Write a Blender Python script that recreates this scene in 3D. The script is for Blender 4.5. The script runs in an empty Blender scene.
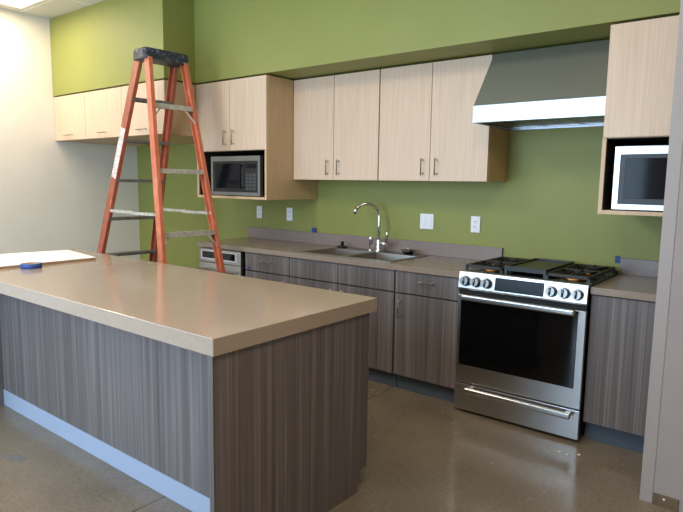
import bpy, bmesh, math, random
from mathutils import Vector, Matrix
random.seed(7)
S = bpy.context.scene
C = S.collection
PI = math.pi

# ------------------------------------------------------------------ materials
def lin(c):
    return tuple(((v/255)/12.92 if v/255 <= .04045 else ((v/255+.055)/1.055)**2.4) for v in c) + (1,)

def mat(name, rgb, rough=.5, metal=0, spec=.5, emit=None, emit_s=0, coat=0, aniso=0):
    m = bpy.data.materials.new(name); m.use_nodes = True
    b = m.node_tree.nodes['Principled BSDF']
    b.inputs['Base Color'].default_value = lin(rgb)
    b.inputs['Roughness'].default_value = rough
    b.inputs['Metallic'].default_value = metal
    b.inputs['Specular IOR Level'].default_value = spec
    b.inputs['Coat Weight'].default_value = coat
    if emit:
        b.inputs['Emission Color'].default_value = lin(emit)
        b.inputs['Emission Strength'].default_value = emit_s
    return m

def noise_mat(name, stops, scale=(1,1,1), nscale=1, detail=4, rough=.5, metal=0, second=None, bump=0,
              rough_var=0, spec=.5, nrough=.5):
    """colour ramp over a noise stretched by scale; second=(scale, nscale, weight) adds another octave"""
    m = mat(name, (128,128,128), rough, metal, spec)
    nt = m.node_tree; N = nt.nodes; L = nt.links; b = N['Principled BSDF']
    tc = N.new('ShaderNodeTexCoord')
    def nz(sc, ns, det):
        mp = N.new('ShaderNodeMapping'); mp.inputs['Scale'].default_value = sc
        L.new(tc.outputs['Object'], mp.inputs['Vector'])
        n = N.new('ShaderNodeTexNoise'); n.inputs['Scale'].default_value = ns
        n.inputs['Detail'].default_value = det; n.inputs['Roughness'].default_value = nrough
        L.new(mp.outputs['Vector'], n.inputs['Vector'])
        return n.outputs['Fac']
    f = nz(scale, nscale, detail)
    if second:
        g = nz(second[0], second[1], detail)
        mx = N.new('ShaderNodeMix'); mx.inputs['Factor'].default_value = second[2]
        L.new(f, mx.inputs['A']); L.new(g, mx.inputs['B']); f = mx.outputs['Result']
    r = N.new('ShaderNodeValToRGB')
    while len(r.color_ramp.elements) < len(stops): r.color_ramp.elements.new(.5)
    for e, (p, c) in zip(r.color_ramp.elements, stops):
        e.position = p; e.color = lin(c)
    L.new(f, r.inputs['Fac']); L.new(r.outputs['Color'], b.inputs['Base Color'])
    if rough_var:
        mr = N.new('ShaderNodeMapRange'); mr.inputs['To Min'].default_value = rough-rough_var
        mr.inputs['To Max'].default_value = rough+rough_var
        L.new(f, mr.inputs['Value']); L.new(mr.outputs['Result'], b.inputs['Roughness'])
    if bump:
        bp = N.new('ShaderNodeBump'); bp.inputs['Strength'].default_value = bump
        bp.inputs['Distance'].default_value = .002
        L.new(f, bp.inputs['Height']); L.new(bp.outputs['Normal'], b.inputs['Normal'])
    return m

M = {}
M['green'] = noise_mat('green_paint', [(.3,(137,140,70)),(.7,(141,144,74))], (1,1,1), 3, rough=.55, bump=.05)
M['white_wall'] = noise_mat('white_paint', [(.3,(224,216,203)),(.7,(228,220,207))], (1,1,1), 3, rough=.6)
M['grey_wall'] = noise_mat('grey_paint', [(.3,(146,138,133)),(.7,(151,143,138))], (1,1,1), 4, rough=.6)
M['guard'] = mat('corner_guard', (154,145,141), .4)
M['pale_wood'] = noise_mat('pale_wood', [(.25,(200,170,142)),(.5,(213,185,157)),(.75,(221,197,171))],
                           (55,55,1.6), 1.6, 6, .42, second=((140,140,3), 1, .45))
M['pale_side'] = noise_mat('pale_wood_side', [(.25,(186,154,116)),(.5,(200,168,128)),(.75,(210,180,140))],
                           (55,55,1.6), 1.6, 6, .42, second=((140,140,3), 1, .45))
M['grey_wood'] = noise_mat('grey_laminate', [(.34,(80,71,68)),(.47,(97,88,85)),(.56,(108,100,97)),(.66,(128,120,118))],
                           (26,26,.35), 1.5, 5, .42, second=((95,95,.8), 1, .5))
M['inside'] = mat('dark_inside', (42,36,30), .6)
M['gap'] = mat('gap_black', (18,17,16), .7)
M['toe'] = mat('toe_kick_blue_grey', (74,84,96), .5)
M['toe_light'] = mat('toe_kick_pale_blue', (152,161,178), .5)
M['island_top'] = noise_mat('island_solid_surface', [(.35,(159,141,124)),(.65,(163,145,128))], (1,1,1), 60, 3, .13)
M['kitchen_top'] = noise_mat('kitchen_solid_surface', [(.35,(140,123,108)),(.65,(147,130,115))], (1,1,1), 70, 3, .22)
M['splash'] = noise_mat('backsplash_surface', [(.35,(134,119,112)),(.65,(139,124,117))], (1,1,1), 70, 3, .3)
M['steel'] = mat('brushed_steel', (196,195,193), .3, 1)
M['steel_v'] = mat('satin_steel', (190,188,186), .3, 1)
M['knob'] = mat('knob_steel', (118,116,113), .3, 1)
M['mw_steel'] = mat('dull_steel', (140,138,134), .42, .8)
M['hood_lip'] = mat('hood_lip_steel', (168,172,178), .32, 1)
M['hood_steel'] = mat('hood_steel', (134,133,120), .45, .3)
M['sink_steel'] = mat('sink_steel', (150,142,132), .3, .9)
M['chrome'] = mat('chrome', (225,225,225), .08, 1)
M['nickel'] = mat('satin_nickel', (206,200,192), .3, .35)
M['black_glass'] = mat('black_glass', (9,9,10), .06, 0, .5)
M['black'] = mat('black_plastic', (22,22,23), .4)
M['iron'] = noise_mat('cast_iron', [(.3,(24,23,22)),(.7,(40,38,36))], (1,1,1), 120, 2, .5)
M['griddle'] = mat('griddle_black', (38,38,36), .38)
M['cook_black'] = mat('cooktop_enamel', (28,27,26), .2)
M['brass'] = mat('burner_brass', (178,128,84), .35, 1)
M['display'] = mat('display_glass', (22,27,32), .2, 0, .12)
M['white_frame'] = mat('bright_steel_trim', (226,228,232), .3, .5)
M['white_plate'] = mat('white_plate', (232,233,236), .35)
M['slot'] = mat('slot_dark', (70,70,70), .6)
M['orange'] = noise_mat('orange_fibreglass', [(.3,(184,98,68)),(.6,(200,112,80)),(.75,(214,140,112))], (1,1,.6), 18, 4, .4)
M['orange_shaded'] = noise_mat('orange_fibreglass_shaded', [(.3,(150,74,50)),(.6,(166,86,60)),(.75,(186,110,84))], (1,1,.6), 18, 4, .4)  # darker copy of the orange; shade on the front rails put into the colour
M['alu'] = noise_mat('worn_aluminium', [(.35,(168,160,144)),(.6,(196,190,176)),(.7,(212,208,198))], (1,1,1), 25, 4, .45, .15)
M['alu_dark'] = noise_mat('dull_aluminium', [(.35,(104,100,92)),(.65,(130,126,118))], (1,1,1), 25, 4, .5, .5)
M['cap'] = noise_mat('splattered_cap', [(.45,(40,42,48)),(.6,(62,68,80)),(.66,(120,128,150)),(.72,(54,58,66))], (1,1,1), 38, 3, .5)
M['sticker'] = noise_mat('pale_sticker', [(.4,(196,176,168)),(.6,(226,214,206))], (1,1,12), 12, 2, .5)
M['tape'] = mat('blue_tape', (34,66,132), .55)
M['tape_core'] = mat('tape_core', (150,120,86), .7)
M['board_top'] = mat('white_board', (244,241,236), .5)
M['board_edge'] = mat('board_edge', (150,116,78), .7)
M['plate_brown'] = noise_mat('brown_plate', [(.35,(92,76,56)),(.65,(106,90,68))], (1,1,1), 20, 3, .5)
M['scrap'] = mat('white_scrap', (225,225,220), .7)
M['grey_tape'] = mat('grey_floor_tape', (110,106,102), .35)
M['lamp'] = mat('troffer_diffuser', (255,250,240), .5, emit=(255,236,205), emit_s=9)
M['tile_frame'] = mat('troffer_frame', (225,224,220), .5)

def glass_mat():
    m = bpy.data.materials.new('window_glass'); m.use_nodes = True
    nt = m.node_tree; N = nt.nodes; L = nt.links; N.clear()
    o = N.new('ShaderNodeOutputMaterial'); t = N.new('ShaderNodeBsdfTransparent')
    g = N.new('ShaderNodeBsdfGlossy'); g.inputs['Roughness'].default_value = .02
    mx = N.new('ShaderNodeMixShader'); mx.inputs['Fac'].default_value = .07
    L.new(t.outputs[0], mx.inputs[1]); L.new(g.outputs[0], mx.inputs[2]); L.new(mx.outputs[0], o.inputs[0])
    return m
M['glass'] = glass_mat()

def mw_window():
    m = mat('microwave_window', (20,22,26), .08, 0, .14)
    return m
M['mw_glass'] = mw_window()

def ceiling_mat():
    m = mat('acoustic_tile', (214,212,206), .8)
    nt = m.node_tree; N = nt.nodes; L = nt.links; b = N['Principled BSDF']
    tc = N.new('ShaderNodeTexCoord'); br = N.new('ShaderNodeTexBrick')
    br.offset = 0; br.inputs['Scale'].default_value = 1
    br.inputs['Brick Width'].default_value = 1.22; br.inputs['Row Height'].default_value = .61
    br.inputs['Mortar Size'].default_value = .012
    br.inputs['Color1'].default_value = lin((206,204,194)); br.inputs['Color2'].default_value = lin((212,210,200))
    br.inputs['Mortar'].default_value = lin((226,225,220))
    L.new(tc.outputs['Object'], br.inputs['Vector']); L.new(br.outputs['Color'], b.inputs['Base Color'])
    return m
M['ceiling'] = ceiling_mat()

def floor_mat():
    m = mat('polished_concrete', (110,96,80), .2)
    nt = m.node_tree; N = nt.nodes; L = nt.links; b = N['Principled BSDF']
    tc = N.new('ShaderNodeTexCoord')
    def nz(s, d, r=.6):
        n = N.new('ShaderNodeTexNoise'); n.inputs['Scale'].default_value = s; n.inputs['Detail'].default_value = d
        n.inputs['Roughness'].default_value = r
        L.new(tc.outputs['Object'], n.inputs['Vector']); return n.outputs['Fac']
    big = nz(1.6, 5); fine = nz(55, 3, .7); dirt = nz(4.5, 6)
    r = N.new('ShaderNodeValToRGB')
    for e, (p, c) in zip(r.color_ramp.elements, [(.32,(116,103,87)),(.68,(136,122,104))]): e.position = p; e.color = lin(c)
    L.new(big, r.inputs['Fac'])
    r2 = N.new('ShaderNodeValToRGB')
    for e, (p, c) in zip(r2.color_ramp.elements, [(.35,(226,225,223)),(.66,(255,255,255))]): e.position = p; e.color = lin(c)
    L.new(fine, r2.inputs['Fac'])
    mu = N.new('ShaderNodeMix'); mu.data_type = 'RGBA'; mu.blend_type = 'MULTIPLY'; mu.inputs['Factor'].default_value = 1
    L.new(r.outputs['Color'], mu.inputs['A']); L.new(r2.outputs['Color'], mu.inputs['B'])
    # saw-cut control joint in the slab
    sx = N.new('ShaderNodeSeparateXYZ'); L.new(tc.outputs['Object'], sx.inputs[0])
    a = N.new('ShaderNodeMath'); a.operation = 'ADD'; a.inputs[1].default_value = .515; L.new(sx.outputs['X'], a.inputs[0])
    ab = N.new('ShaderNodeMath'); ab.operation = 'ABSOLUTE'; L.new(a.outputs[0], ab.inputs[0])
    lt = N.new('ShaderNodeMath'); lt.operation = 'LESS_THAN'; lt.inputs[1].default_value = .003; L.new(ab.outputs[0], lt.inputs[0])
    mj = N.new('ShaderNodeMix'); mj.data_type = 'RGBA'; L.new(lt.outputs[0], mj.inputs['Factor'])
    L.new(mu.outputs['Result'], mj.inputs['A']); mj.inputs['B'].default_value = lin((52,46,40))
    L.new(mj.outputs['Result'], b.inputs['Base Color'])
    mr = N.new('ShaderNodeMapRange'); mr.inputs['From Min'].default_value = .3; mr.inputs['From Max'].default_value = .7
    mr.inputs['To Min'].default_value = .12; mr.inputs['To Max'].default_value = .3
    L.new(dirt, mr.inputs['Value']); L.new(mr.outputs['Result'], b.inputs['Roughness'])
    return m
M['floor'] = floor_mat()

# ------------------------------------------------------------------ mesh helpers
def bm_new(): return bmesh.new()

def box(bm, x0, x1, y0, y1, z0, z1, bev=0, seg=2):
    x0, x1 = sorted((x0,x1)); y0, y1 = sorted((y0,y1)); z0, z1 = sorted((z0,z1))
    r = bmesh.ops.create_cube(bm, size=1, matrix=Matrix.Translation(((x0+x1)/2,(y0+y1)/2,(z0+z1)/2)) @ Matrix.Diagonal((x1-x0,y1-y0,z1-z0,1)))
    if bev:
        es = list({e for v in r['verts'] for e in v.link_edges})
        bmesh.ops.bevel(bm, geom=es, offset=bev, segments=seg, affect='EDGES', profile=.5)
    return bm

def basis(d):
    d = Vector(d).normalized()
    a = Vector((0,0,1)) if abs(d.z) < .95 else Vector((1,0,0))
    x = d.cross(a).normalized(); y = x.cross(d).normalized()
    return x, y, d

def cyl(bm, p0, p1, r0, r1=None, seg=20, cap=True):
    p0 = Vector(p0); p1 = Vector(p1); r1 = r0 if r1 is None else r1
    x, y, d = basis(p1-p0)
    A = [bm.verts.new(p0+(x*math.cos(t)+y*math.sin(t))*r0) for t in [2*PI*i/seg for i in range(seg)]]
    B = [bm.verts.new(p1+(x*math.cos(t)+y*math.sin(t))*r1) for t in [2*PI*i/seg for i in range(seg)]]
    for i in range(seg):
        f = bm.faces.new((A[i],A[(i+1)%seg],B[(i+1)%seg],B[i])); f.smooth = True
    if cap: bm.faces.new(A); bm.faces.new(B)
    return bm

def tube(bm, pts, r, seg=14):
    pts = [Vector(p) for p in pts]; rings = []
    rr = r if isinstance(r, (list, tuple)) else [r]*len(pts)
    prev = None
    for i, p in enumerate(pts):
        d = (pts[min(i+1,len(pts)-1)]-pts[max(i-1,0)]).normalized()
        if prev is None: x, y, _ = basis(d)
        else:
            x = (prev - d*prev.dot(d)).normalized(); y = d.cross(x)
        prev = x
        rings.append([bm.verts.new(p+(x*math.cos(2*PI*k/seg)+y*math.sin(2*PI*k/seg))*rr[i]) for k in range(seg)])
    for a, b in zip(rings, rings[1:]):
        for k in range(seg):
            f = bm.faces.new((a[k],a[(k+1)%seg],b[(k+1)%seg],b[k])); f.smooth = True
    bm.faces.new(rings[0]); bm.faces.new(rings[-1])
    return bm

def lathe(bm, c, prof, seg=28):
    """prof: (radius, z) pairs about a vertical axis at c"""
    c = Vector(c); rings = []
    for r, z in prof:
        if r < 1e-5: rings.append([bm.verts.new(c+Vector((0,0,z)))])
        else: rings.append([bm.verts.new(c+Vector((r*math.cos(2*PI*k/seg), r*math.sin(2*PI*k/seg), z))) for k in range(seg)])
    for a, b in zip(rings, rings[1:]):
        for k in range(seg):
            if len(a) == 1 and len(b) == 1: continue
            if len(a) == 1: f = bm.faces.new((a[0],b[k],b[(k+1)%seg]))
            elif len(b) == 1: f = bm.faces.new((a[k],a[(k+1)%seg],b[0]))
            else: f = bm.faces.new((a[k],a[(k+1)%seg],b[(k+1)%seg],b[k]))
            f.smooth = True
    return bm

def prism_x(bm, prof, x0, x1, bev=0):
    """closed profile of (y,z) pairs extruded along x"""
    A = [bm.verts.new((x0,y,z)) for y, z in prof]; B = [bm.verts.new((x1,y,z)) for y, z in prof]
    n = len(prof); fs = [bm.faces.new(A), bm.faces.new(B)]
    for i in range(n): fs.append(bm.faces.new((A[i],A[(i+1)%n],B[(i+1)%n],B[i])))
    if bev:
        es = list({e for f in fs for e in f.edges})
        bmesh.ops.bevel(bm, geom=es, offset=bev, segments=2, affect='EDGES', profile=.5)
    return bm

def slab(bm, xs, ys, z0, z1, holes=()):
    """slab on a grid of cells with some cells left open"""
    V = {}
    def v(i, j, k):
        if (i,j,k) not in V: V[(i,j,k)] = bm.verts.new((xs[i],ys[j],z1 if k else z0))
        return V[(i,j,k)]
    nx, ny = len(xs)-1, len(ys)-1
    full = lambda i, j: 0 <= i < nx and 0 <= j < ny and (i,j) not in holes
    for i in range(nx):
        for j in range(ny):
            if not full(i,j): continue
            bm.faces.new((v(i,j,1),v(i+1,j,1),v(i+1,j+1,1),v(i,j+1,1)))
            bm.faces.new((v(i,j,0),v(i,j+1,0),v(i+1,j+1,0),v(i+1,j,0)))
            if not full(i-1,j): bm.faces.new((v(i,j,0),v(i,j,1),v(i,j+1,1),v(i,j+1,0)))
            if not full(i+1,j): bm.faces.new((v(i+1,j,0),v(i+1,j+1,0),v(i+1,j+1,1),v(i+1,j,1)))
            if not full(i,j-1): bm.faces.new((v(i,j,0),v(i+1,j,0),v(i+1,j,1),v(i,j,1)))
            if not full(i,j+1): bm.faces.new((v(i,j+1,0),v(i,j+1,1),v(i+1,j+1,1),v(i+1,j+1,0)))
    return bm

def shell_xz(bm, x0, x1, y0, y1, z0, z1, t=.018, top=True, back=.008, shelf=None):
    """open-fronted carcass: sides, bottom, back and optionally top (front is y0)"""
    box(bm, x0, x0+t, y0, y1, z0, z1); box(bm, x1-t, x1, y0, y1, z0, z1)
    box(bm, x0+t, x1-t, y0, y1, z0, z0+t); box(bm, x0+t, x1-t, y1-back, y1, z0+t, z1-(t if top else 0))
    if top: box(bm, x0+t, x1-t, y0, y1, z1-t, z1)
    if shelf: box(bm, x0+t, x1-t, y0, y1-back, shelf-t/2, shelf+t/2)
    return bm

def root_of(o):
    p = Vector(o.location)
    while o.parent: o = o.parent; p += Vector(o.location)
    return p

def obj(name, bm, m, parent=None, label=None, at=None):
    """links the bmesh (drawn in room coordinates) as ONE mesh object"""
    me = bpy.data.meshes.new(name)
    bmesh.ops.recalc_face_normals(bm, faces=bm.faces)
    org = root_of(parent) if parent else (Vector(at) if at else Vector((0,0,0)))
    bmesh.ops.translate(bm, verts=bm.verts, vec=-org)
    bm.to_mesh(me); bm.free()
    o = bpy.data.objects.new(name, me); C.objects.link(o)
    for mm in (m if isinstance(m, (list, tuple)) else [m]): me.materials.append(mm)
    if parent: o.parent = parent
    else: o.location = org
    if label: o['label'] = label
    return o

def thing(name, label, cat, loc, group=None):
    o = bpy.data.objects.new(name, None); o.empty_display_size = .1; C.objects.link(o)
    o.location = loc; o['label'] = label; o['category'] = cat
    if group: o['group'] = group
    return o

def tag(o, label, cat, group=None):
    o['label'] = label; o['category'] = cat
    if group: o['group'] = group
    return o

def struct(name, bm, m, parent=None):
    o = obj(name, bm, m, parent)
    if not parent: o['kind'] = 'structure'
    return o

def bar_v(bm, x, y, z0, z1, r=.0055, off=.028):
    tube(bm, [(x,y-off,z0-.012),(x,y-off,z1+.012)], r, 10)
    for z in (z0, z1): cyl(bm, (x,y,z), (x,y-off,z), r*.85, seg=10)
    return bm

def bar_h(bm, x0, x1, y, z, r=.0055, off=.028):
    tube(bm, [(x0-.012,y-off,z),(x1+.012,y-off,z)], r, 10)
    for x in (x0, x1): cyl(bm, (x,y,z), (x,y-off,z), r*.85, seg=10)
    return bm

# ------------------------------------------------------------------ dimensions
ZC = 2.984            # ceiling
LX = -4.446           # white wall
RX = 4.4              # right side of the room
FY = -5.1             # window wall behind the camera
CT = .873             # kitchen worktop
UZ0, UZ1, UD = 1.4275, 2.222, .321
MZ0, MD = 1.264, .624
BF = .618             # front of base doors
G = .003

# ------------------------------------------------------------------ the room
b = bm_new(); box(b, LX-.1, RX+.1, FY-.1, .1, -.1, 0); struct('floor', b, M['floor'])
b = bm_new(); box(b, LX-.1, RX+.1, FY-.1, .1, ZC, ZC+.1); struct('ceiling', b, M['ceiling'])
b = bm_new(); box(b, LX, 1.66, 0, .1, 0, ZC); struct('wall_back', b, M['green'])
b = bm_new(); box(b, LX-.1, LX, FY, .1, 0, ZC); struct('wall_left', b, M['white_wall'])
b = bm_new(); box(b, 1.56, 1.66, -.95, 0, 0, ZC); struct('wall_kitchen_right', b, M['green'])
PX, PY = 1.151, -1.07
b = bm_new(); box(b, PX, RX, PY, -.95, 0, ZC); struct('wall_partition', b, M['grey_wall'])
b = bm_new(); box(b, RX, RX+.1, FY, -.95, 0, ZC); struct('wall_right', b, M['white_wall'])
# wall with tall windows behind the camera
wins = [(-4.1,-2.1),(-1.85,.15)]
WZ0, WZ1 = .35, 2.65
b = bm_new()
xs = [LX]+[v for w in wins for v in w]+[RX]
slabv = []
box(b, LX, RX, FY-.1, FY, 0, WZ0); box(b, LX, RX, FY-.1, FY, WZ1, ZC)
for i in range(0, len(xs), 2): box(b, xs[i], xs[i+1], FY-.1, FY, WZ0, WZ1)
struct('wall_front', b, M['white_wall'])
for i, (a, c) in enumerate(wins):
    f = bm_new(); t = .05
    box(f, a, a+t, FY-.08, FY-.01, WZ0, WZ1); box(f, c-t, c, FY-.08, FY-.01, WZ0, WZ1)
    box(f, a+t, c-t, FY-.08, FY-.01, WZ0, WZ0+t); box(f, a+t, c-t, FY-.08, FY-.01, WZ1-t, WZ1)
    m_ = (a+c)/2; box(f, m_-t/2, m_+t/2, FY-.08, FY-.01, WZ0+t, WZ1-t)
    w = struct('window_%d' % (i+1), f, M['alu_dark'])
    g = bm_new(); box(g, a+t, m_-t/2, FY-.05, FY-.044, WZ0+t, WZ1-t); box(g, m_+t/2, c-t, FY-.05, FY-.044, WZ0+t, WZ1-t)
    obj('pane', g, M['glass'], w)
# painted soffits over the cabinets
b = bm_new(); box(b, -2.565, 1.56, -.628, 0, 2.234, ZC); struct('trim_1', b, M['green'])
b = bm_new(); box(b, LX, -2.565, -.940, 0, 2.234, ZC); struct('trim_2', b, M['green'])
# corner guard on the end of the partition
b = bm_new(); box(b, PX-.003, PX+.048, PY-.003, PY, 0, ZC); box(b, PX-.003, PX, PY, PY+.05, 0, ZC); struct('trim_3', b, M['guard'])

# ceiling light in view, near the white wall
t = thing('ceiling_light', 'rectangular recessed ceiling light glowing beside the white wall', 'light', (-3.97,-1.88,ZC))
b = bm_new(); x0,x1,y0,y1 = -4.28,-3.66,-2.49,-1.27
slab(b, [x0,x0+.02,x1-.02,x1], [y0,y0+.02,y1-.02,y1], ZC-.008, ZC-.001, {(1,1)}); obj('frame', b, M['tile_frame'], t)
b = bm_new(); box(b, x0+.02, x1-.02, y0+.02, y1-.02, ZC-.005, ZC-.002); obj('diffuser', b, M['lamp'], t)

# ------------------------------------------------------------------ overhead cabinets on the left (one lift-up door each)
LD = .937
lx = [LX+.003, -3.838, -3.205, -2.568]
names = ['pale wood overhead cabinet in the corner against the white wall',
         'middle pale wood overhead cabinet left of the ladder',
         'pale wood overhead cabinet mostly behind the orange ladder']
for i in range(3):
    a, c = lx[i]+.001, lx[i+1]-.001
    t = thing('overhead_cabinet', names[i], 'cabinet', ((a+c)/2,-LD/2,1.788), 'low overhead cabinets over the alcove')
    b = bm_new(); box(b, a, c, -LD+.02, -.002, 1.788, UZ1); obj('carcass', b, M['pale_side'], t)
    b = bm_new(); box(b, a+.002, c-.002, -LD, -LD+.018, 1.789, UZ1-.001, .0012); d = obj('door', b, M['pale_wood'], t)
    m_ = (a+c)/2
    b = bm_new(); bar_h(b, m_-.055, m_+.055, -LD, 1.836); obj('handle', b, M['nickel'], d, 'slim satin metal bar handle')

# ------------------------------------------------------------------ cabinets with microwave niches
def niche_cabinet(x0, x1, label, doors, handles):
    t = thing('microwave_cabinet', label, 'cabinet', ((x0+x1)/2,-MD/2,MZ0), 'deep cabinets with a microwave niche')
    zd = 1.655; th = .02
    b = bm_new(); y0 = -MD+.02
    box(b, x0, x0+th, -MD, -.002, MZ0, zd); box(b, x0, x0+th, y0, -.002, zd, UZ1)
    box(b, x1-th, x1, -MD, -.002, MZ0, zd); box(b, x1-th, x1, y0, -.002, zd, UZ1)
    box(b, x0+th, x1-th, -MD, -.002, MZ0, MZ0+th); box(b, x0+th, x1-th, y0, -.002, zd, zd+th)
    box(b, x0+th, x1-th, y0, -.002, UZ1-th, UZ1); box(b, x0+th, x1-th, -.012, -.002, MZ0+th, UZ1-th)
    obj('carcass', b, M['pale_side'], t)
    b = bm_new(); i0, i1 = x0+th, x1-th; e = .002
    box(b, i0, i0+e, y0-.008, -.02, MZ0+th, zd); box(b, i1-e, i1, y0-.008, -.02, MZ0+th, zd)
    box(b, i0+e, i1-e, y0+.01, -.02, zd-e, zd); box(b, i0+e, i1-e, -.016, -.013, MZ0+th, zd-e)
    obj('niche_inner_faces', b, M['inside'], t, 'dark inner faces of the open niche')  # thin dark sheets over the pale carcass inside the niche
    for (a, c), hx in zip(doors, handles):
        b = bm_new(); box(b, a+.002, c-.002, -MD, -MD+.018, zd+.003, UZ1-.001, .0012); d = obj('door', b, M['pale_wood'], t)
        if hx is not None:
            b = bm_new(); bar_v(b, hx, -MD, 1.712, 1.812); obj('handle', b, M['nickel'], d, 'slim satin metal bar handle')
    return t
niche_cabinet(-2.562, -1.706, 'deep pale wood cabinet holding a microwave, right of the ladder', [(-2.562,-2.134),(-2.134,-1.706)], [-2.185,-2.082])
niche_cabinet(.766, 1.556, 'deep pale wood cabinet holding a microwave, beside the grey partition', [(.766,1.556)], [None])

def microwave(x0, x1, z0, z1, yf, label, frame_m, trim):
    t = thing('microwave', label, 'microwave', ((x0+x1)/2,yf/2-.05,z0), 'microwaves in cabinet niches')
    b = bm_new(); box(b, x0+.008, x1-.008, yf+.03, -.12, z0+.008, z1-.004, .004)
    for xx in (x0+.06, x1-.06):
        for yy in (yf+.08, -.17): cyl(b, (xx,yy,z0), (xx,yy,z0+.01), .014, seg=12)
    obj('body', b, M['black'], t)
    b = bm_new(); k = trim
    x_ = [x0, x0+k, x1-k, x1]; z_ = [z0+.006, z0+.006+k, z1-k*1.5, z1]
    # picture-frame trim with an open middle
    box(b, x_[0], x_[1], yf-.004, yf+.028, z_[0], z_[3]); box(b, x_[2], x_[3], yf-.004, yf+.028, z_[0], z_[3])
    box(b, x_[1], x_[2], yf-.004, yf+.028, z_[0], z_[1]); box(b, x_[1], x_[2], yf-.004, yf+.028, z_[2], z_[3])
    obj('front_frame', b, frame_m, t)
    cx = x0+(x1-x0)*.68
    b = bm_new(); box(b, x_[1], cx-.002, yf, yf+.026, z_[1], z_[2]); d = obj('door', b, M['black'], t)
    b = bm_new(); box(b, x_[1]+.025, cx-.035, yf-.002, yf, z_[1]+.03, z_[2]-.02, .0008); obj('window', b, M['mw_glass'], d, 'dark see-through window')
    b = bm_new(); bar_v(b, cx-.018, yf, z_[1]+.04, z_[2]-.04, .005, .02); obj('handle', b, M['black'], d)
    b = bm_new(); box(b, cx, x_[2], yf, yf+.026, z_[1], z_[2]); p = obj('control_panel', b, M['black'], t)
    b = bm_new(); box(b, cx+.02, x_[2]-.02, yf-.002, yf, z_[2]-.06, z_[2]-.025); obj('display', b, M['display'], p)
    for r in range(5):
        for c_ in range(3):
            w = (x_[2]-cx-.04)/3; xx = cx+.02+w*c_
            b = bm_new(); box(b, xx+.003, xx+w-.003, yf-.0015, yf, z_[1]+.02+r*.028, z_[1]+.02+r*.028+.02)
            obj('button', b, M['slot'], p)
    return t
microwave(-2.40, -1.800, MZ0+.0215, 1.612, -.600, 'microwave with dull steel trim in the cabinet near the ladder', M['mw_steel'], .026)
microwave(.828, 1.40, MZ0+.0215, 1.612, -.600, 'microwave with bright pale trim beside the grey partition', M['white_frame'], .026)

# ------------------------------------------------------------------ shallow overhead cabinets
def upper(x0, x1, label):
    t = thing('overhead_cabinet', label, 'cabinet', ((x0+x1)/2,-UD/2,UZ0), 'tall overhead cabinets above the sink')
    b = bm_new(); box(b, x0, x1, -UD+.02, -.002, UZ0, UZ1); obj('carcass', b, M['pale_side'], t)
    m_ = (x0+x1)/2
    for a, c, h in ((x0,m_,m_-.053),(m_,x1,m_+.055)):
        b = bm_new(); box(b, a+.002, c-.002, -UD, -UD+.018, UZ0+.001, UZ1-.001, .0012); d = obj('door', b, M['pale_wood'], t)
        b = bm_new(); bar_v(b, h, -UD, 1.478, 1.572); obj('handle', b, M['nickel'], d, 'slim satin metal bar handle')
upper(-1.702, -.859, 'tall two-door pale overhead cabinet next to the deep microwave cabinet')
upper(-.853, -.001, 'tall two-door pale overhead cabinet next to the range hood')

# ------------------------------------------------------------------ range hood
t = thing('range_hood', 'wedge-shaped stainless steel range hood above the gas range', 'range hood', (.38,-.29,1.772))
HX0, HX1, HYF, HZ0, HZ1 = .004, .760, -.577, 1.776, 1.878
b = bm_new(); prism_x(b, [(-.003,HZ1),(HYF+.004,HZ1),(-.315,2.2215),(-.003,2.2215)], HX0+.002, HX1-.002); obj('canopy', b, M['hood_steel'], t, 'sloping grey steel canopy')
b = bm_new()
box(b, HX0, HX1, HYF, HYF+.022, HZ0, HZ1, .002); box(b, HX0, HX0+.016, HYF+.022, -.003, HZ0, HZ1-.001); box(b, HX1-.016, HX1, HYF+.022, -.003, HZ0, HZ1-.001)
box(b, HX0+.016, HX1-.016, -.03, -.003, HZ0, HZ1-.001)
obj('front_lip', b, M['hood_lip'], t, 'bright polished steel lip')
b = bm_new(); box(b, HX0+.016, HX1-.016, HYF+.022, -.03, HZ0+.055, HZ0+.06); obj('underside_panel', b, M['black'], t)
for k in range(3):
    a = HX0+.03+k*.233; c = a+.225
    b = bm_new(); slab(b, [a,a+.012,c-.012,c], [-.47,-.458,-.062,-.05], HZ0+.012, HZ0+.022, {(1,1)})
    for j in range(8):
        xx = a+.02+j*.0255; box(b, xx, xx+.015, -.458, -.062, HZ0+.014, HZ0+.024)
    obj('baffle_filter', b, M['steel_v'], t)
for xx in (.2,.56):
    b = bm_new(); cyl(b, (xx,-.515,HZ0+.05), (xx,-.515,HZ0+.03), .028); obj('lamp', b, M['white_plate'], t)

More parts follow.
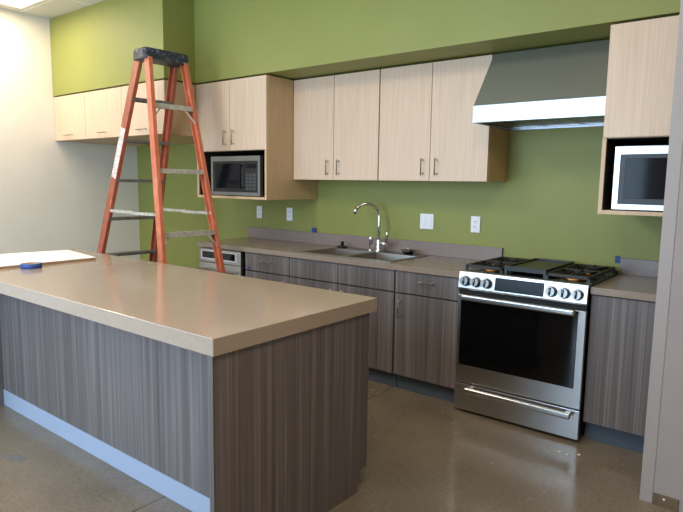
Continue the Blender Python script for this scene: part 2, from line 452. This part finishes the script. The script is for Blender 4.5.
# ------------------------------------------------------------------ base cabinets
TZ = .115; DZ = .681; TOPZ = .832
def base_unit(x0, x1, label, drawer='drawer', handle=True, doors=1, hx=None):
    t = thing('base_cabinet', label, 'cabinet', ((x0+x1)/2,-.3,0), 'grey streaked base cabinets')
    b = bm_new(); shell_xz(b, x0, x1, -BF+.021, -.003, TZ, TOPZ-.001, top=False); obj('carcass', b, M['grey_wood'], t)
    b = bm_new(); box(b, x0, x1, -.56, -.545, 0, TZ-.001); obj('toe_kick', b, M['toe'], t, 'blue-grey recessed toe kick')
    b = bm_new(); box(b, x0+.019, x1-.019, -BF+.022, -BF+.03, TZ+.02, TOPZ-.02); obj('gap_backing', b, M['gap'], t)  # solid black sheet behind the fronts, paints the shade in their gaps
    zt = TOPZ-.004
    if drawer:
        b = bm_new(); box(b, x0+.002, x1-.002, -BF, -BF+.019, DZ+.005, zt, .0012); d = obj(drawer, b, M['grey_wood'], t)
        if handle:
            m_ = (x0+x1)/2; b = bm_new(); bar_h(b, m_-.042, m_+.042, -BF, .772); obj('handle', b, M['nickel'], d, 'slim satin metal bar handle')
        zt = DZ-.004
    w = (x1-x0)/doors
    for k in range(doors):
        a = x0+k*w; b = bm_new(); box(b, a+.002, a+w-.002, -BF, -BF+.019, TZ+.002, zt, .0012); d = obj('door', b, M['grey_wood'], t)
        h = hx[k] if hx else None
        if h is not None:
            b = bm_new(); bar_v(b, h, -BF, .535, .630); obj('handle', b, M['nickel'], d, 'slim satin metal bar handle')
base_unit(-1.965, -1.463, 'grey streaked base cabinet with a drawer, beside the steel undercounter unit', hx=[-1.51])
base_unit(-1.461, -.981, 'grey streaked base cabinet without drawer handle under the left sink bowl', 'false_drawer_front', False, hx=[-1.03])
base_unit(-.979, -.497, 'grey streaked base cabinet without drawer handle under the right sink bowl', 'false_drawer_front', False, hx=[-.93])
base_unit(-.489, -.003, 'grey streaked base cabinet with a drawer, directly left of the gas range', hx=[-.447])
base_unit(.762, 1.556, 'grey streaked base cabinet right of the gas range with one tall door', None, False, 1)

# steel undercounter ice machine with a dark window
t = thing('undercounter_ice_maker', 'stainless steel undercounter appliance with dark window, left end of worktop', 'appliance', (-2.28,-.3,0))
X0, X1 = -2.558, -2.012
b = bm_new(); box(b, X0+.003, X1-.003, -.585, -.02, .03, .829)
for xx in (X0+.05, X1-.05):
    for yy in (-.54, -.08): cyl(b, (xx,yy,0), (xx,yy,.03), .016, seg=12)
obj('body', b, M['black'], t)
b = bm_new(); box(b, X0, X1, -.622, -.587, .12, .700, .003); d = obj('door', b, M['steel'], t)
b = bm_new(); bar_h(b, X0+.06, X1-.06, -.622, .64, .008, .035); obj('handle', b, M['steel_v'], d)
b = bm_new(); box(b, X0, X1, -.622, -.587, .704, .822, .003); p = obj('control_panel', b, M['steel'], t)
b = bm_new(); box(b, X0+.03, X1-.05, -.6245, -.622, .728, .806, .001); obj('window_trim', b, M['white_frame'], p, 'bright trim around dark window')
b = bm_new(); box(b, X0+.05, X1-.07, -.6262, -.6247, .740, .798, .0005); obj('window', b, M['black_glass'], p)
b = bm_new(); box(b, X0+.005, X1-.005, -.56, -.55, .005, .115); obj('kick_grille', b, M['black'], t)

# ------------------------------------------------------------------ worktops
SX0, SX1, SY0, SY1 = -1.395, -.555, -.575, -.065
b = bm_new()
slab(b, [-2.573,SX0+.012,SX1-.012,-.002], [-.633,SY0+.012,SY1-.012,-.002], .834, CT, {(1,1)})
wt = obj('worktop', b, M['kitchen_top'], None, at=(-1.29,-.3,.834))
tag(wt, 'long taupe kitchen worktop with the sink, left of the range', 'countertop', 'kitchen worktops')
b = bm_new(); box(b, -2.573, -1.733, -.022, -.002, CT+.0005, CT+.1, .001); obj('backsplash', b, M['splash'], wt)
b = bm_new(); box(b, -1.731, -.002, -.022, -.002, CT+.0005, CT+.1, .001); obj('backsplash', b, M['splash'], wt)
b = bm_new(); box(b, .7605, 1.557, -.633, -.002, .834, CT, .0015)
wt2 = obj('worktop', b, M['kitchen_top'], None, at=(1.16,-.3,.834))
tag(wt2, 'short taupe kitchen worktop right of the range', 'countertop', 'kitchen worktops')
b = bm_new(); box(b, .762, 1.557, -.022, -.002, CT+.0005, CT+.1, .001); obj('backsplash', b, M['splash'], wt2)

# ------------------------------------------------------------------ sink
t = thing('kitchen_sink', 'stainless double-bowl drop-in sink in the kitchen worktop', 'sink', (-.975,-.32,CT))
b = bm_new(); bx = [SX0,SX0+.028,-1.006,-.954,SX1-.028,SX1]; by = [SY0,SY0+.028,-.175,SY1]
slab(b, bx, by, CT+.0005, CT+.0045, {(1,1),(3,1)}); obj('rim', b, M['sink_steel'], t)
for a, c in ((bx[1],bx[2]),(bx[3],bx[4])):
    b = bm_new(); y0, y1 = by[1], by[2]; zb = CT-.17; ins = .02; r = .003
    T = [bm_v for bm_v in [b.verts.new(p) for p in ((a,y0,CT+.002),(c,y0,CT+.002),(c,y1,CT+.002),(a,y1,CT+.002))]]
    Bq = [b.verts.new(p) for p in ((a+ins,y0+ins,zb),(c-ins,y0+ins,zb),(c-ins,y1-ins,zb),(a+ins,y1-ins,zb))]
    for i in range(4): b.faces.new((T[i],T[(i+1)%4],Bq[(i+1)%4],Bq[i]))
    b.faces.new(Bq)
    w = obj('bowl', b, M['sink_steel'], t)
    b = bm_new(); cx, cy = (a+c)/2, (y0+y1)/2; lathe(b, (cx,cy,zb+.0005), [(.045,0),(.042,.003),(.02,.001),(0,.001)]); obj('drain', b, M['chrome'], w)

t = thing('faucet', 'tall chrome gooseneck faucet with side lever behind the sink', 'faucet', (-.975,-.118,CT+.005))
fx, fy, fz = -.975, -.118, CT+.005
b = bm_new(); lathe(b, (fx,fy,fz), [(.03,0),(.03,.006),(.022,.016),(.02,.05),(.02,.085),(.014,.1),(0,.1)]); obj('base', b, M['chrome'], t)
R_ = .098; zc = 1.150; dirx, diry = -.75, -.66
pts = [(fx,fy,fz+.098),(fx,fy,1.0),(fx,fy,1.08),(fx,fy,zc)]
for k in range(1, 15):
    an = k/14*math.radians(158); s = R_*(1-math.cos(an)); pts.append((fx+dirx*s, fy+diry*s, zc+R_*math.sin(an)))
b = bm_new(); tube(b, pts, .011, 16); sp = obj('spout', b, M['chrome'], t)
e = Vector(pts[-1]); d_ = (Vector(pts[-1])-Vector(pts[-2])).normalized()
b = bm_new(); cyl(b, e-d_*.035, e+d_*.02, .0145, seg=18); obj('nozzle', b, M['chrome'], sp)
b = bm_new(); cyl(b, (fx+.015,fy-.003,fz+.062), (fx+.082,fy-.01,fz+.062), .018, .019); h = obj('valve_handle', b, M['chrome'], t)
b = bm_new(); tube(b, [(fx+.07,fy-.01,fz+.07),(fx+.084,fy-.014,fz+.115),(fx+.094,fy-.02,fz+.165)], [.010,.009,.012], 12); obj('lever', b, M['chrome'], h)
t = thing('side_sprayer', 'small chrome side sprayer left of the faucet', 'sprayer', (-1.05,-.118,CT+.005))
b = bm_new(); lathe(b, (-1.05,-.118,CT+.005), [(.024,0),(.024,.005),(.014,.012),(.013,.03),(0,.03)]); obj('base', b, M['chrome'], t)
b = bm_new(); lathe(b, (-1.05,-.118,CT+.035), [(.011,0),(.012,.03),(.016,.055),(.017,.075),(.012,.085),(0,.085)]); obj('spray_head', b, M['chrome'], t)

t = thing('sink_stopper', 'round black sink stopper resting on the back left sink ledge', 'stopper', (-1.335,-.12,CT+.005))
b = bm_new(); lathe(b, (-1.335,-.12,CT+.005), [(0,0),(.042,0),(.044,.008),(.04,.013),(.014,.02),(0,.02)]); obj('flange', b, M['black'], t)
b = bm_new(); lathe(b, (-1.335,-.12,CT+.0252), [(0,0),(.013,0),(.012,.014),(.018,.02),(.014,.03),(0,.032)]); obj('knob', b, M['black'], t)
t = thing('sink_strainer', 'round metal basket strainer on the ledge right of faucet', 'strainer', (-.70,-.12,CT+.005))
b = bm_new(); lathe(b, (-.70,-.12,CT+.005), [(0,0),(.036,0),(.042,.02),(.056,.026),(.056,.032),(.04,.028),(.034,.014),(0,.012)]); obj('basket', b, M['knob'], t)
b = bm_new(); tube(b, [(-.70,-.12,CT+.015),(-.70,-.12,CT+.048)], .004, 10); lathe(b, (-.70,-.12,CT+.045), [(0,0),(.012,0),(.013,.006),(0,.01)]); obj('knob', b, M['nickel'], t)

# ------------------------------------------------------------------ gas range
t = thing('gas_range', 'stainless slide-in gas range with black oven window and six knobs', 'range', (.379,-.33,0))
RX0, RX1 = .002, .756
b = bm_new(); box(b, RX0+.004, RX1-.004, -.642, -.03, .03, .864)
for xx in (RX0+.05, RX1-.05):
    for yy in (-.58, -.09): cyl(b, (xx,yy,0), (xx,yy,.031), .018, seg=12)
obj('body', b, M['black'], t)
b = bm_new(); prism_x(b, [(-.643,.775),(-.672,.775),(-.674,.785),(-.660,.882),(-.655,.887),(-.60,.887),(-.60,.866),(-.643,.866)], RX0, RX1, .0015)
cp = obj('control_panel', b, M['steel'], t, 'bright steel sloping control panel')
nrm = Vector((0,-.9899,.1429))
def on_panel(x, z):
    return Vector((x, -.674+(z-.785)*(.014/.097), z))
for xx in (.050,.118,.186,.566,.636,.706):
    p = on_panel(xx, .827)
    b = bm_new(); cyl(b, p-nrm*.001, p+nrm*.006, .033, .032, 26); cyl(b, p+nrm*.006, p+nrm*.036, .029, .026, 26)
    # grip ridge across the knob
    cyl(b, p+nrm*.035+Vector((0,0,.021)), p+nrm*.035-Vector((0,0,.021)), .007, seg=10)
    obj('knob', b, M['knob'], cp, 'round steel burner knob')
b = bm_new()
c4 = [on_panel(.236,.792), on_panel(.524,.792), on_panel(.524,.868), on_panel(.236,.868)]
A = [b.verts.new(p+nrm*.002) for p in c4]; B = [b.verts.new(p-nrm*.001) for p in c4]
b.faces.new(A); b.faces.new(B)
for i in range(4): b.faces.new((A[i],A[(i+1)%4],B[(i+1)%4],B[i]))
obj('display', b, M['display'], cp, 'dark touch display')
b = bm_new(); box(b, RX0, RX1, -.668, -.644, .194, .742, .003); dr = obj('oven_door', b, M['steel'], t)
b = bm_new(); box(b, RX0+.022, RX1-.040, -.6705, -.668, .306, .739, .001); obj('window', b, M['black_glass'], dr, 'large black oven glass')
b = bm_new(); box(b, RX0+.045, RX1-.045, -.730, -.706, .718, .753, .0105, 4)
for xx in (RX0+.075, RX1-.075): box(b, xx-.014, xx+.014, -.708, -.668, .727, .745, .002)
obj('handle', b, M['steel'], dr, 'wide flat steel bar handle')
b = bm_new(); box(b, RX0+.002, RX1-.002, -.658, -.643, .744, .7745); obj('gap_shade_strip', b, M['gap'], t, 'dark gap above the oven door')  # black box added in the open gap, its shade painted as colour
b = bm_new(); box(b, RX0, RX1, -.668, -.644, .02, .186, .003); dw = obj('drawer', b, M['steel'], t)
b = bm_new(); box(b, RX0+.085, RX1-.036, -.718, -.696, .142, .178, .0105, 4)
for xx in (RX0+.11, RX1-.06): box(b, xx-.014, xx+.014, -.70, -.668, .152, .170, .002)
obj('handle', b, M['steel'], dw, 'long steel bar handle')
b = bm_new(); box(b, RX0, RX1, -.598, -.026, .866, .884, .004); box(b, RX0+.0, RX1, -.05, -.026, .884, .896, .002)
ck = obj('cooktop', b, M['cook_black'], t, 'black cooktop')
for xx, yy, r in ((.13,-.47,.05),(.13,-.2,.038),(.63,-.47,.055),(.63,-.2,.038),(.38,-.33,.045)):
    b = bm_new(); lathe(b, (xx,yy,.884), [(r+.012,0),(r+.012,.006),(r,.01),(0,.01)]); bu = obj('burner', b, M['brass'], ck, 'brassy burner ring')
    b = bm_new(); lathe(b, (xx,yy,.894), [(r,0),(r,.007),(r-.006,.01),(0,.01)]); obj('burner_cap', b, M['iron'], bu, 'black burner cap')
def grate(x0, x1, y0, y1, z1=.920):
    b = bm_new(); w = .017; z0 = z1-.018
    for xx in (x0, x1-w): box(b, xx, xx+w, y0, y1, z0, z1, .003)
    for yy in (y0, (y0+y1)/2-w/2, y1-w): box(b, x0, x1, yy, yy+w, z0, z1, .003)
    cx = (x0+x1)/2
    for yc in (y0+(y1-y0)*.25, y0+(y1-y0)*.75):
        for dx, dy in ((1,0),(-1,0),(0,1),(0,-1),(.75,.75),(-.75,.75),(.75,-.75),(-.75,-.75)):
            L_ = (x1-x0)/2 if dx else (y1-y0)*.25
            p0 = Vector((cx+dx*.028, yc+dy*.028, z1-.005)); p1 = Vector((cx+dx*(x1-x0)*.5*.97, yc+dy*(y1-y0)*.25*.97, z1-.005))
            tube(b, [p0,p1], .0085, 8)
    for xx in (x0+.006, x1-.006):
        for yy in (y0+.006, (y0+y1)/2, y1-.006): box(b, xx-.007, xx+.007, yy-.007, yy+.007, .8845, z0+.002)
    obj('grate', b, M['iron'], t, 'cast iron burner grate')
grate(.012, .248, -.60, -.06); grate(.508, .746, -.60, -.06)
b = bm_new(); slab(b, [.254,.266,.490,.502], [-.585,-.573,-.082,-.07], .906, .932, {(1,1)}); slab(b, [.266,.490], [-.573,-.082], .906, .922)
for xx in (.262,.494):
    for yy in (-.575,-.08): box(b, xx-.008, xx+.008, yy-.008, yy+.008, .8845, .907)
obj('griddle', b, M['griddle'], t, 'black rectangular griddle plate in the middle')

# ------------------------------------------------------------------ plates on the green wall
def duplex(x, z, label):
    t = thing('wall_outlet', label, 'outlet', (x,-.003,z), 'white outlets on the green wall')
    b = bm_new(); box(b, x-.036, x+.036, -.008, -.001, z-.058, z+.058, .002); obj('cover_plate', b, M['white_plate'], t)
    for dz in (-.02, .02):
        b = bm_new(); box(b, x-.016, x+.016, -.0095, -.008, z+dz-.014, z+dz+.014, .0006); s = obj('socket', b, M['white_plate'], t)
        b = bm_new()
        for dx in (-.006, .006): box(b, x+dx-.0014, x+dx+.0014, -.0102, -.0095, z+dz-.006, z+dz+.006)
        obj('slot', b, M['slot'], s)
duplex(-3.19, 1.118, 'white duplex outlet on the green wall behind the ladder')
duplex(-2.43, 1.121, 'white duplex outlet under the microwave cabinet, nearer the ladder')
duplex(-2.04, 1.118, 'white duplex outlet under the microwave cabinet, nearer the faucet')
duplex(-.216, 1.125, 'white duplex outlet on the green wall just left of the range')
t = thing('light_switch', 'wide white double switch plate on the wall right of the faucet', 'switch', (-.615,-.003,1.126))
b = bm_new(); box(b, -.673, -.557, -.008, -.001, 1.068, 1.184, .002); obj('cover_plate', b, M['white_plate'], t)
for xx in (-.638,-.592):
    b = bm_new(); box(b, xx-.016, xx+.016, -.012, -.008, 1.093, 1.159, .002); obj('rocker', b, M['white_plate'], t)

def tape_bit(x0, x1, z0, z1, y, label, name='tape_piece'):
    b = bm_new(); n = 5
    top = [(x0+(x1-x0)*i/n, z1-.004*(i % 2)) for i in range(n+1)]; bot = [(x0+(x1-x0)*i/n, z0+.005*((i+1) % 2)) for i in range(n+1)]
    P = [b.verts.new((px,y,pz)) for px, pz in top]; Q = [b.verts.new((px,y,pz)) for px, pz in bot]
    P2 = [b.verts.new((v.co.x,y-.0008,v.co.z)) for v in P]; Q2 = [b.verts.new((v.co.x,y-.0008,v.co.z)) for v in Q]
    for i in range(n):
        b.faces.new((P[i],P[i+1],Q[i+1],Q[i])); b.faces.new((P2[i],Q2[i],Q2[i+1],P2[i+1]))
        b.faces.new((P[i],P2[i],P2[i+1],P[i+1])); b.faces.new((Q[i],Q[i+1],Q2[i+1],Q2[i]))
    b.faces.new((P[0],Q[0],Q2[0],P2[0])); b.faces.new((P[n],P2[n],Q2[n],Q[n]))
    tag(obj(name, b, M['tape'], None, at=((x0+x1)/2,y,(z0+z1)/2)), label, 'tape', 'bits of blue masking tape')
tape_bit(-1.757, -1.712, .968, 1.016, -.0225, 'scrap of blue masking tape on the backsplash seam behind the sink')
tape_bit(.727, .757, .935, .985, -.0012, 'scrap of blue masking tape on the wall right of the range')
tape_bit(-1.935, -1.905, .685, .715, -BF-.0005, 'small blue patch on a base cabinet drawer corner')  # blue patch on the drawer, drawn with the same material as the tape

# ------------------------------------------------------------------ island
IX1, IY0, IY1, IZ, ITH = .135, -2.675, -1.732, .891, .062
t = thing('island_cabinet', 'grey streaked kitchen island base with pale blue toe kick', 'island', (-1.0,-2.2,0))
EB = IZ-ITH-.001; EX = IX1-.009; FPY = -2.422; BY = -1.777
def end_panel(x0, x1):
    b = bm_new(); prism_x(b, [(IY0+.004,0),(IY0+.004,EB),(BY,EB),(BY,.1),(BY-.07,.1),(BY-.07,0)], x0, x1, .001); return b
obj('end_panel', end_panel(EX-.024, EX), M['grey_wood'], t)
obj('end_panel', end_panel(-2.215, -2.191), M['grey_wood'], t)
b = bm_new(); box(b, -2.19, EX-.025, FPY, FPY+.02, .1005, EB); obj('front_panel', b, M['grey_wood'], t)
b = bm_new(); box(b, -2.19, EX-.025, FPY-.0035, FPY+.018, 0, .1, .001); obj('toe_kick', b, M['toe_light'], t, 'pale blue toe kick strip')
b = bm_new(); box(b, -2.19, EX-.025, FPY+.021, BY+.022, .1005, .118); box(b, -2.19, EX-.025, FPY+.021, BY-.03, EB-.02, EB); obj('carcass', b, M['inside'], t)
b = bm_new(); box(b, -2.19, EX-.025, BY-.07, BY-.055, 0, .1); obj('toe_kick', b, M['toe'], t)
w = (EX-.025+2.19)/4
for k in range(4):
    a = -2.19+k*w
    b = bm_new(); box(b, a+.002, a+w-.002, BY-.019, BY, .122, EB-.004, .0012); d = obj('door', b, M['grey_wood'], t)
    b = bm_new(); tube(b, [(a+w-.05,BY+.028,.55),(a+w-.05,BY+.028,.68)], .0055, 10)
    for z in (.56,.67): cyl(b, (a+w-.05,BY,z), (a+w-.05,BY+.028,z), .0047, seg=10)
    obj('handle', b, M['nickel'], d)
b = bm_new(); box(b, -2.62, IX1, IY0, IY1, IZ-ITH, IZ, .0025)
tag(obj('island_countertop', b, M['island_top'], None, at=(-1.25,-2.2,IZ-ITH)), 'thick glossy tan countertop on the kitchen island', 'countertop')
# white-faced board lying across the far end of the island
t = thing('laminate_board', 'white-faced board with brown edge lying on the far end of island', 'board', (-2.2,-2.2,IZ))
def board_slab(z0, z1):
    b = bm_new(); P = [(-1.925,-1.935),(-2.43,-1.858),(-2.57,-2.71),(-1.925,-2.71)]
    A = [b.verts.new((x,y,z0)) for x, y in P]; B = [b.verts.new((x,y,z1)) for x, y in P]
    b.faces.new(A); b.faces.new(B)
    for i in range(4): b.faces.new((A[i],A[(i+1)%4],B[(i+1)%4],B[i]))
    return b
obj('core', board_slab(IZ+.0005, IZ+.014), M['board_edge'], t, 'brown edge of the board')
obj('white_face', board_slab(IZ+.0142, IZ+.018), M['board_top'], t)
# roll of blue tape
t = thing('tape_roll', 'roll of blue masking tape lying flat on the island by the white board', 'tape', (-1.865,-2.375,IZ))
cx, cy = -1.86, -2.365
b = bm_new(); lathe(b, (cx,cy,IZ+.0005), [(.038,0),(.054,0),(.056,.003),(.056,.023),(.054,.026),(.038,.026),(.038,0)]); obj('tape_coil', b, M['tape'], t)
b = bm_new(); lathe(b, (cx,cy,IZ+.0005), [(.0345,0),(.0375,0),(.0375,.026),(.0345,.026),(.0345,0)]); obj('core', b, M['tape_core'], t, 'brown cardboard core')

# ------------------------------------------------------------------ step ladder
t = thing('step_ladder', 'tall orange fibreglass step ladder with black cap behind the island', 'ladder', (-2.45,-1.15,0))
RL = dict(A=((-2.36,-1.32,2.29),(-3.15,-1.42,0)), B=((-2.22,-1.33,2.29),(-1.79,-1.50,0)),
          Cc=((-2.34,-.99,2.29),(-3.12,-.80,0)), D=((-2.20,-1.00,2.29),(-1.75,-.88,0)))
for k in RL: RL[k] = (Vector(RL[k][0]), Vector(RL[k][1]))
UU = Vector((.058,.998,0)).normalized()      # across the ladder, near side to far side
def at_z(k, z):
    a, c = RL[k]; return a+(c-a)*((a.z-z)/(a.z-c.z))
def channel(a, c, inward, web, fl, th=.005):
    """C-section rail from a to c; web outside, flanges turn inward"""
    bm = bm_new(); d = (c-a).normalized()
    n = (inward-d*inward.dot(d)).normalized(); s = d.cross(n).normalized()
    h = web/2
    prof = [(-h,0),(h,0),(h,fl),(h-th,fl),(h-th,th),(-h+th,th),(-h+th,fl),(-h,fl)]
    P = [bm.verts.new(a+s*u+n*v) for u, v in prof]; Q = [bm.verts.new(c+s*u+n*v) for u, v in prof]
    bm.faces.new(P); bm.faces.new(Q)
    for i in range(8): bm.faces.new((P[i],P[(i+1)%8],Q[(i+1)%8],Q[i]))
    return bm
for k, inw, web, fl in (('A',UU,.078,.030),('Cc',-UU,.078,.030),('B',UU,.062,.030),('D',-UU,.062,.030)):
    a, c = RL[k]; c2 = at_z(k, .02)
    r = obj('side_rail', channel(a, c2, inw, web, fl), M['orange_shaded' if k in ('A','Cc') else 'orange'], t)
    b = bm_new(); f = at_z(k, 0); o_ = inw.normalized()*.012
    box(b, f.x+o_.x-.046, f.x+o_.x+.046, f.y+o_.y-.026, f.y+o_.y+.026, 0, .035, .006); obj('foot', b, M['black'], r, 'black rubber foot')
    if k == 'A':
        b = bm_new(); d = (c-a).normalized(); n = UU-d*UU.dot(d); n.normalize(); s = d.cross(n).normalized()
        p0 = at_z(k, 1.80); p1 = at_z(k, 1.42)
        q = [p0-s*.034-n*.0008, p0+s*.034-n*.0008, p1+s*.034-n*.0008, p1-s*.034-n*.0008]
        q2 = [v-n*.001 for v in q]
        A = [b.verts.new(v) for v in q]; B = [b.verts.new(v) for v in q2]
        b.faces.new(A); b.faces.new(B)
        for i in range(4): b.faces.new((A[i],A[(i+1)%4],B[(i+1)%4],B[i]))
        obj('safety_sticker', b, M['sticker'], r, 'pale worn sticker')
XX = Vector((UU.y,-UU.x,0))                   # along the spread, toward the rear rails
def cross_bar(ka, kb, z, depth, height, m, name, inset=.004):
    p, q = at_z(ka, z), at_z(kb, z); d = (q-p).normalized(); p = p+d*inset; q = q-d*inset
    b = bm_new(); sx = Vector((d.y,-d.x,0)); up = Vector((0,0,1))
    # tread: flat top with two turned-down lips
    th = .005
    prof = [(-depth/2,0),(depth/2,0),(depth/2,-height),(depth/2-th,-height),(depth/2-th,-th),(-depth/2+th,-th),(-depth/2+th,-height),(-depth/2,-height)]
    P = [b.verts.new(p+sx*u+up*v) for u, v in prof]; Q = [b.verts.new(q+sx*u+up*v) for u, v in prof]
    b.faces.new(P); b.faces.new(Q)
    for i in range(8): b.faces.new((P[i],P[(i+1)%8],Q[(i+1)%8],Q[i]))
    return obj(name, b, m, t)
for i in range(7):
    cross_bar('A', 'Cc', 2.024-.307*i, .082, .024, M['alu_dark'], 'tread')
for z in (1.965,1.49,1.03,.57):
    cross_bar('B', 'D', z, .034, .034, M['alu'], 'rear_brace')
    if z > 1.7 or .9 < z < 1.2:
        for ka, sg in (('B',1),('D',-1)):
            p = at_z(ka, z-.13)+UU*sg*.004; q = at_z(ka, z-.03)+UU*sg*.085
            b = bm_new(); dd = (q-p).normalized(); sx = XX*.010
            A = [b.verts.new(p+sx), b.verts.new(p-sx), b.verts.new(q-sx), b.verts.new(q+sx)]
            nn = dd.cross(XX).normalized()*.004
            B = [b.verts.new(v.co+nn) for v in A]
            b.faces.new(A); b.faces.new(B)
            for i in range(4): b.faces.new((A[i],A[(i+1)%4],B[(i+1)%4],B[i]))
            obj('gusset', b, M['alu'], t)
for ka, kb, sg in (('A','B',1),('Cc','D',-1)):
    z = 1.16; p = at_z(ka, z)+UU*sg*.006; q = at_z(kb, z)+UU*sg*.006; m_ = (p+q)/2
    b = bm_new()
    for a, c in ((p,m_+Vector((.02,0,0))),(m_-Vector((.02,0,.006)),q)):
        d = (c-a).normalized(); w_ = UU*.003; h_ = Vector((0,0,.011))
        P = [b.verts.new(a+w_+h_), b.verts.new(a-w_+h_), b.verts.new(a-w_-h_), b.verts.new(a+w_-h_)]
        Q = [b.verts.new(c+w_+h_), b.verts.new(c-w_+h_), b.verts.new(c-w_-h_), b.verts.new(c+w_-h_)]
        b.faces.new(P); b.faces.new(Q)
        for i in range(4): b.faces.new((P[i],P[(i+1)%4],Q[(i+1)%4],Q[i]))
    cyl(b, m_-UU*.008, m_+UU*.008, .012, seg=12)
    obj('spreader', b, M['alu'], t, 'metal spreader bar')
# black top cap
b = bm_new(); cc = Vector((-2.28,-1.16,0)); rows = []
def cap_pt(u, v, z): return cc+UU*u+XX*v+Vector((0,0,z))
for hu, hv, z in ((.192,.090,2.285),(.192,.090,2.342),(.186,.084,2.360),(.176,.074,2.364)):
    ring = []
    for su, sv in ((-1,-1),(1,-1),(1,1),(-1,1)):
        for k in range(5):
            an = {(-1,-1):PI,(1,-1):1.5*PI,(1,1):0,(-1,1):.5*PI}[(su,sv)]+k/4*PI/2
            # corner arc: u along sin, v along cos
            r = .03; cu, cv = su*(hu-r), sv*(hv-r)
            ring.append((cu, cv, su, sv, k, r, z))
    rows.append(ring)
R2 = []
for ring in rows:
    rr = []
    for cu, cv, su, sv, k, r, z in ring:
        f = k/4*PI/2
        seq = {(-1,-1):(-math.cos(f),-math.sin(f)),(1,-1):(math.sin(f),-math.cos(f)),(1,1):(math.cos(f),math.sin(f)),(-1,1):(-math.sin(f),math.cos(f))}[(su,sv)]
        rr.append(b.verts.new(cap_pt(cu+r*seq[0], cv+r*seq[1], z)))
    R2.append(rr)
for a, c in zip(R2, R2[1:]):
    for i in range(len(a)): b.faces.new((a[i],a[(i+1)%len(a)],c[(i+1)%len(a)],c[i]))
b.faces.new(R2[-1]); b.faces.new(R2[0])
obj('top_cap', b, M['cap'], t, 'black moulded top cap with paint splatter')

# ------------------------------------------------------------------ small things on the floor and the partition
t = thing('cover_plate', 'small brown plate at the foot of the grey partition', 'plate', (1.25,PY-.004,0))
b = bm_new(); box(b, 1.202, 1.302, PY-.008, PY-.0005, .001, .052, .001); obj('plate', b, M['plate_brown'], t)
b = bm_new(); cyl(b, (1.245,PY-.008,.036), (1.245,PY-.0095,.036), .005, seg=12); obj('screw', b, M['scrap'], t, 'pale screw head')
for x, y, lab in ((.709,-.83,'tiny white scrap on the floor under the oven drawer, leftmost of three'),
                  (.754,-.838,'tiny white scrap on the floor between two other scraps'),
                  (.803,-.797,'tiny white scrap on the floor nearest the right base cabinet')):
    b = bm_new(); n = 7
    V = [b.verts.new((x+.009*(.7+.5*random.random())*math.cos(2*PI*i/n), y+.007*(.7+.5*random.random())*math.sin(2*PI*i/n), .0005)) for i in range(n)]
    W_ = [b.verts.new((v.co.x*.9+x*.1, v.co.y*.9+y*.1, .005)) for v in V]
    b.faces.new(V); b.faces.new(W_)
    for i in range(n): b.faces.new((V[i],V[(i+1)%n],W_[(i+1)%n],W_[i]))
    tag(obj('paper_scrap', b, M['scrap'], None, at=(x,y,0)), lab, 'scrap', 'white scraps on the floor')
b = bm_new()
out = [(-1.475,-2.705),(-1.44,-2.735),(-1.40,-2.722),(-1.345,-2.70),(-1.34,-2.665),(-1.39,-2.655),(-1.43,-2.668)]
V = [b.verts.new((x,y,.0004)) for x, y in out]; W_ = [b.verts.new((x,y,.0012)) for x, y in out]
b.faces.new(V); b.faces.new(W_)
for i in range(len(V)): b.faces.new((V[i],V[(i+1)%len(V)],W_[(i+1)%len(V)],W_[i]))
tag(obj('floor_tape', b, M['grey_tape'], None, at=(-1.41,-2.70,0)), 'small grey patch of tape on the floor before the island', 'tape')

# ------------------------------------------------------------------ light
def area(name, loc, rot, sx, sy, power, rgb):
    l = bpy.data.lights.new(name, 'AREA'); l.shape = 'RECTANGLE'; l.size = sx; l.size_y = sy; l.energy = power; l.color = rgb
    o = bpy.data.objects.new(name, l); C.objects.link(o); o.location = loc; o.rotation_euler = rot; return o
for i, (a, c) in enumerate(wins):
    area('window_daylight', ((a+c)/2, FY+.03, (WZ0+WZ1)/2), (PI/2,0,0), c-a-.1, WZ1-WZ0-.1, (48,138)[i], (.53,.75,1.0))
for x, y in ((-3.97,-1.88),):
    area('troffer_lamp', (x,y,ZC-.03), (0,0,0), .55, 1.1, 18, (1,.83,.62))
for x, y, p in ((-1.4,-2.9,34),(1.0,-2.9,34),(2.6,-4.2,16),(-1.4,-4.5,16)):
    area('troffer_lamp', (x,y,ZC-.03), (0,0,0), .55, 1.1, p, (1,.87,.70))
w = bpy.data.worlds.new('sky'); S.world = w; w.use_nodes = True
nt = w.node_tree; bg = nt.nodes['Background']
sky = nt.nodes.new('ShaderNodeTexSky'); sky.sky_type = 'HOSEK_WILKIE'; sky.turbidity = 4; sky.sun_direction = (.3,.6,.7)
nt.links.new(sky.outputs[0], bg.inputs['Color']); bg.inputs['Strength'].default_value = .8

# ------------------------------------------------------------------ camera
f, yaw, pitch, roll = 583.46, .66616, .12406, .01503
fw = Vector((-math.sin(yaw)*math.cos(pitch), math.cos(yaw)*math.cos(pitch), -math.sin(pitch)))
rt = Vector((math.cos(yaw), math.sin(yaw), 0)); up = rt.cross(fw)
r2 = rt*math.cos(roll)+up*math.sin(roll); u2 = -rt*math.sin(roll)+up*math.cos(roll)
cam = bpy.data.cameras.new('camera'); cam.sensor_width = 36; cam.lens = f*36/683; cam.clip_start = .02
co = bpy.data.objects.new('camera', cam); C.objects.link(co)
co.matrix_world = Matrix(((r2.x,u2.x,-fw.x,1.61393),(r2.y,u2.y,-fw.y,-3.88165),(r2.z,u2.z,-fw.z,1.40372),(0,0,0,1)))
S.camera = co
S.view_settings.view_transform = 'Standard'
S.view_settings.look = 'None'
S.view_settings.exposure = 0
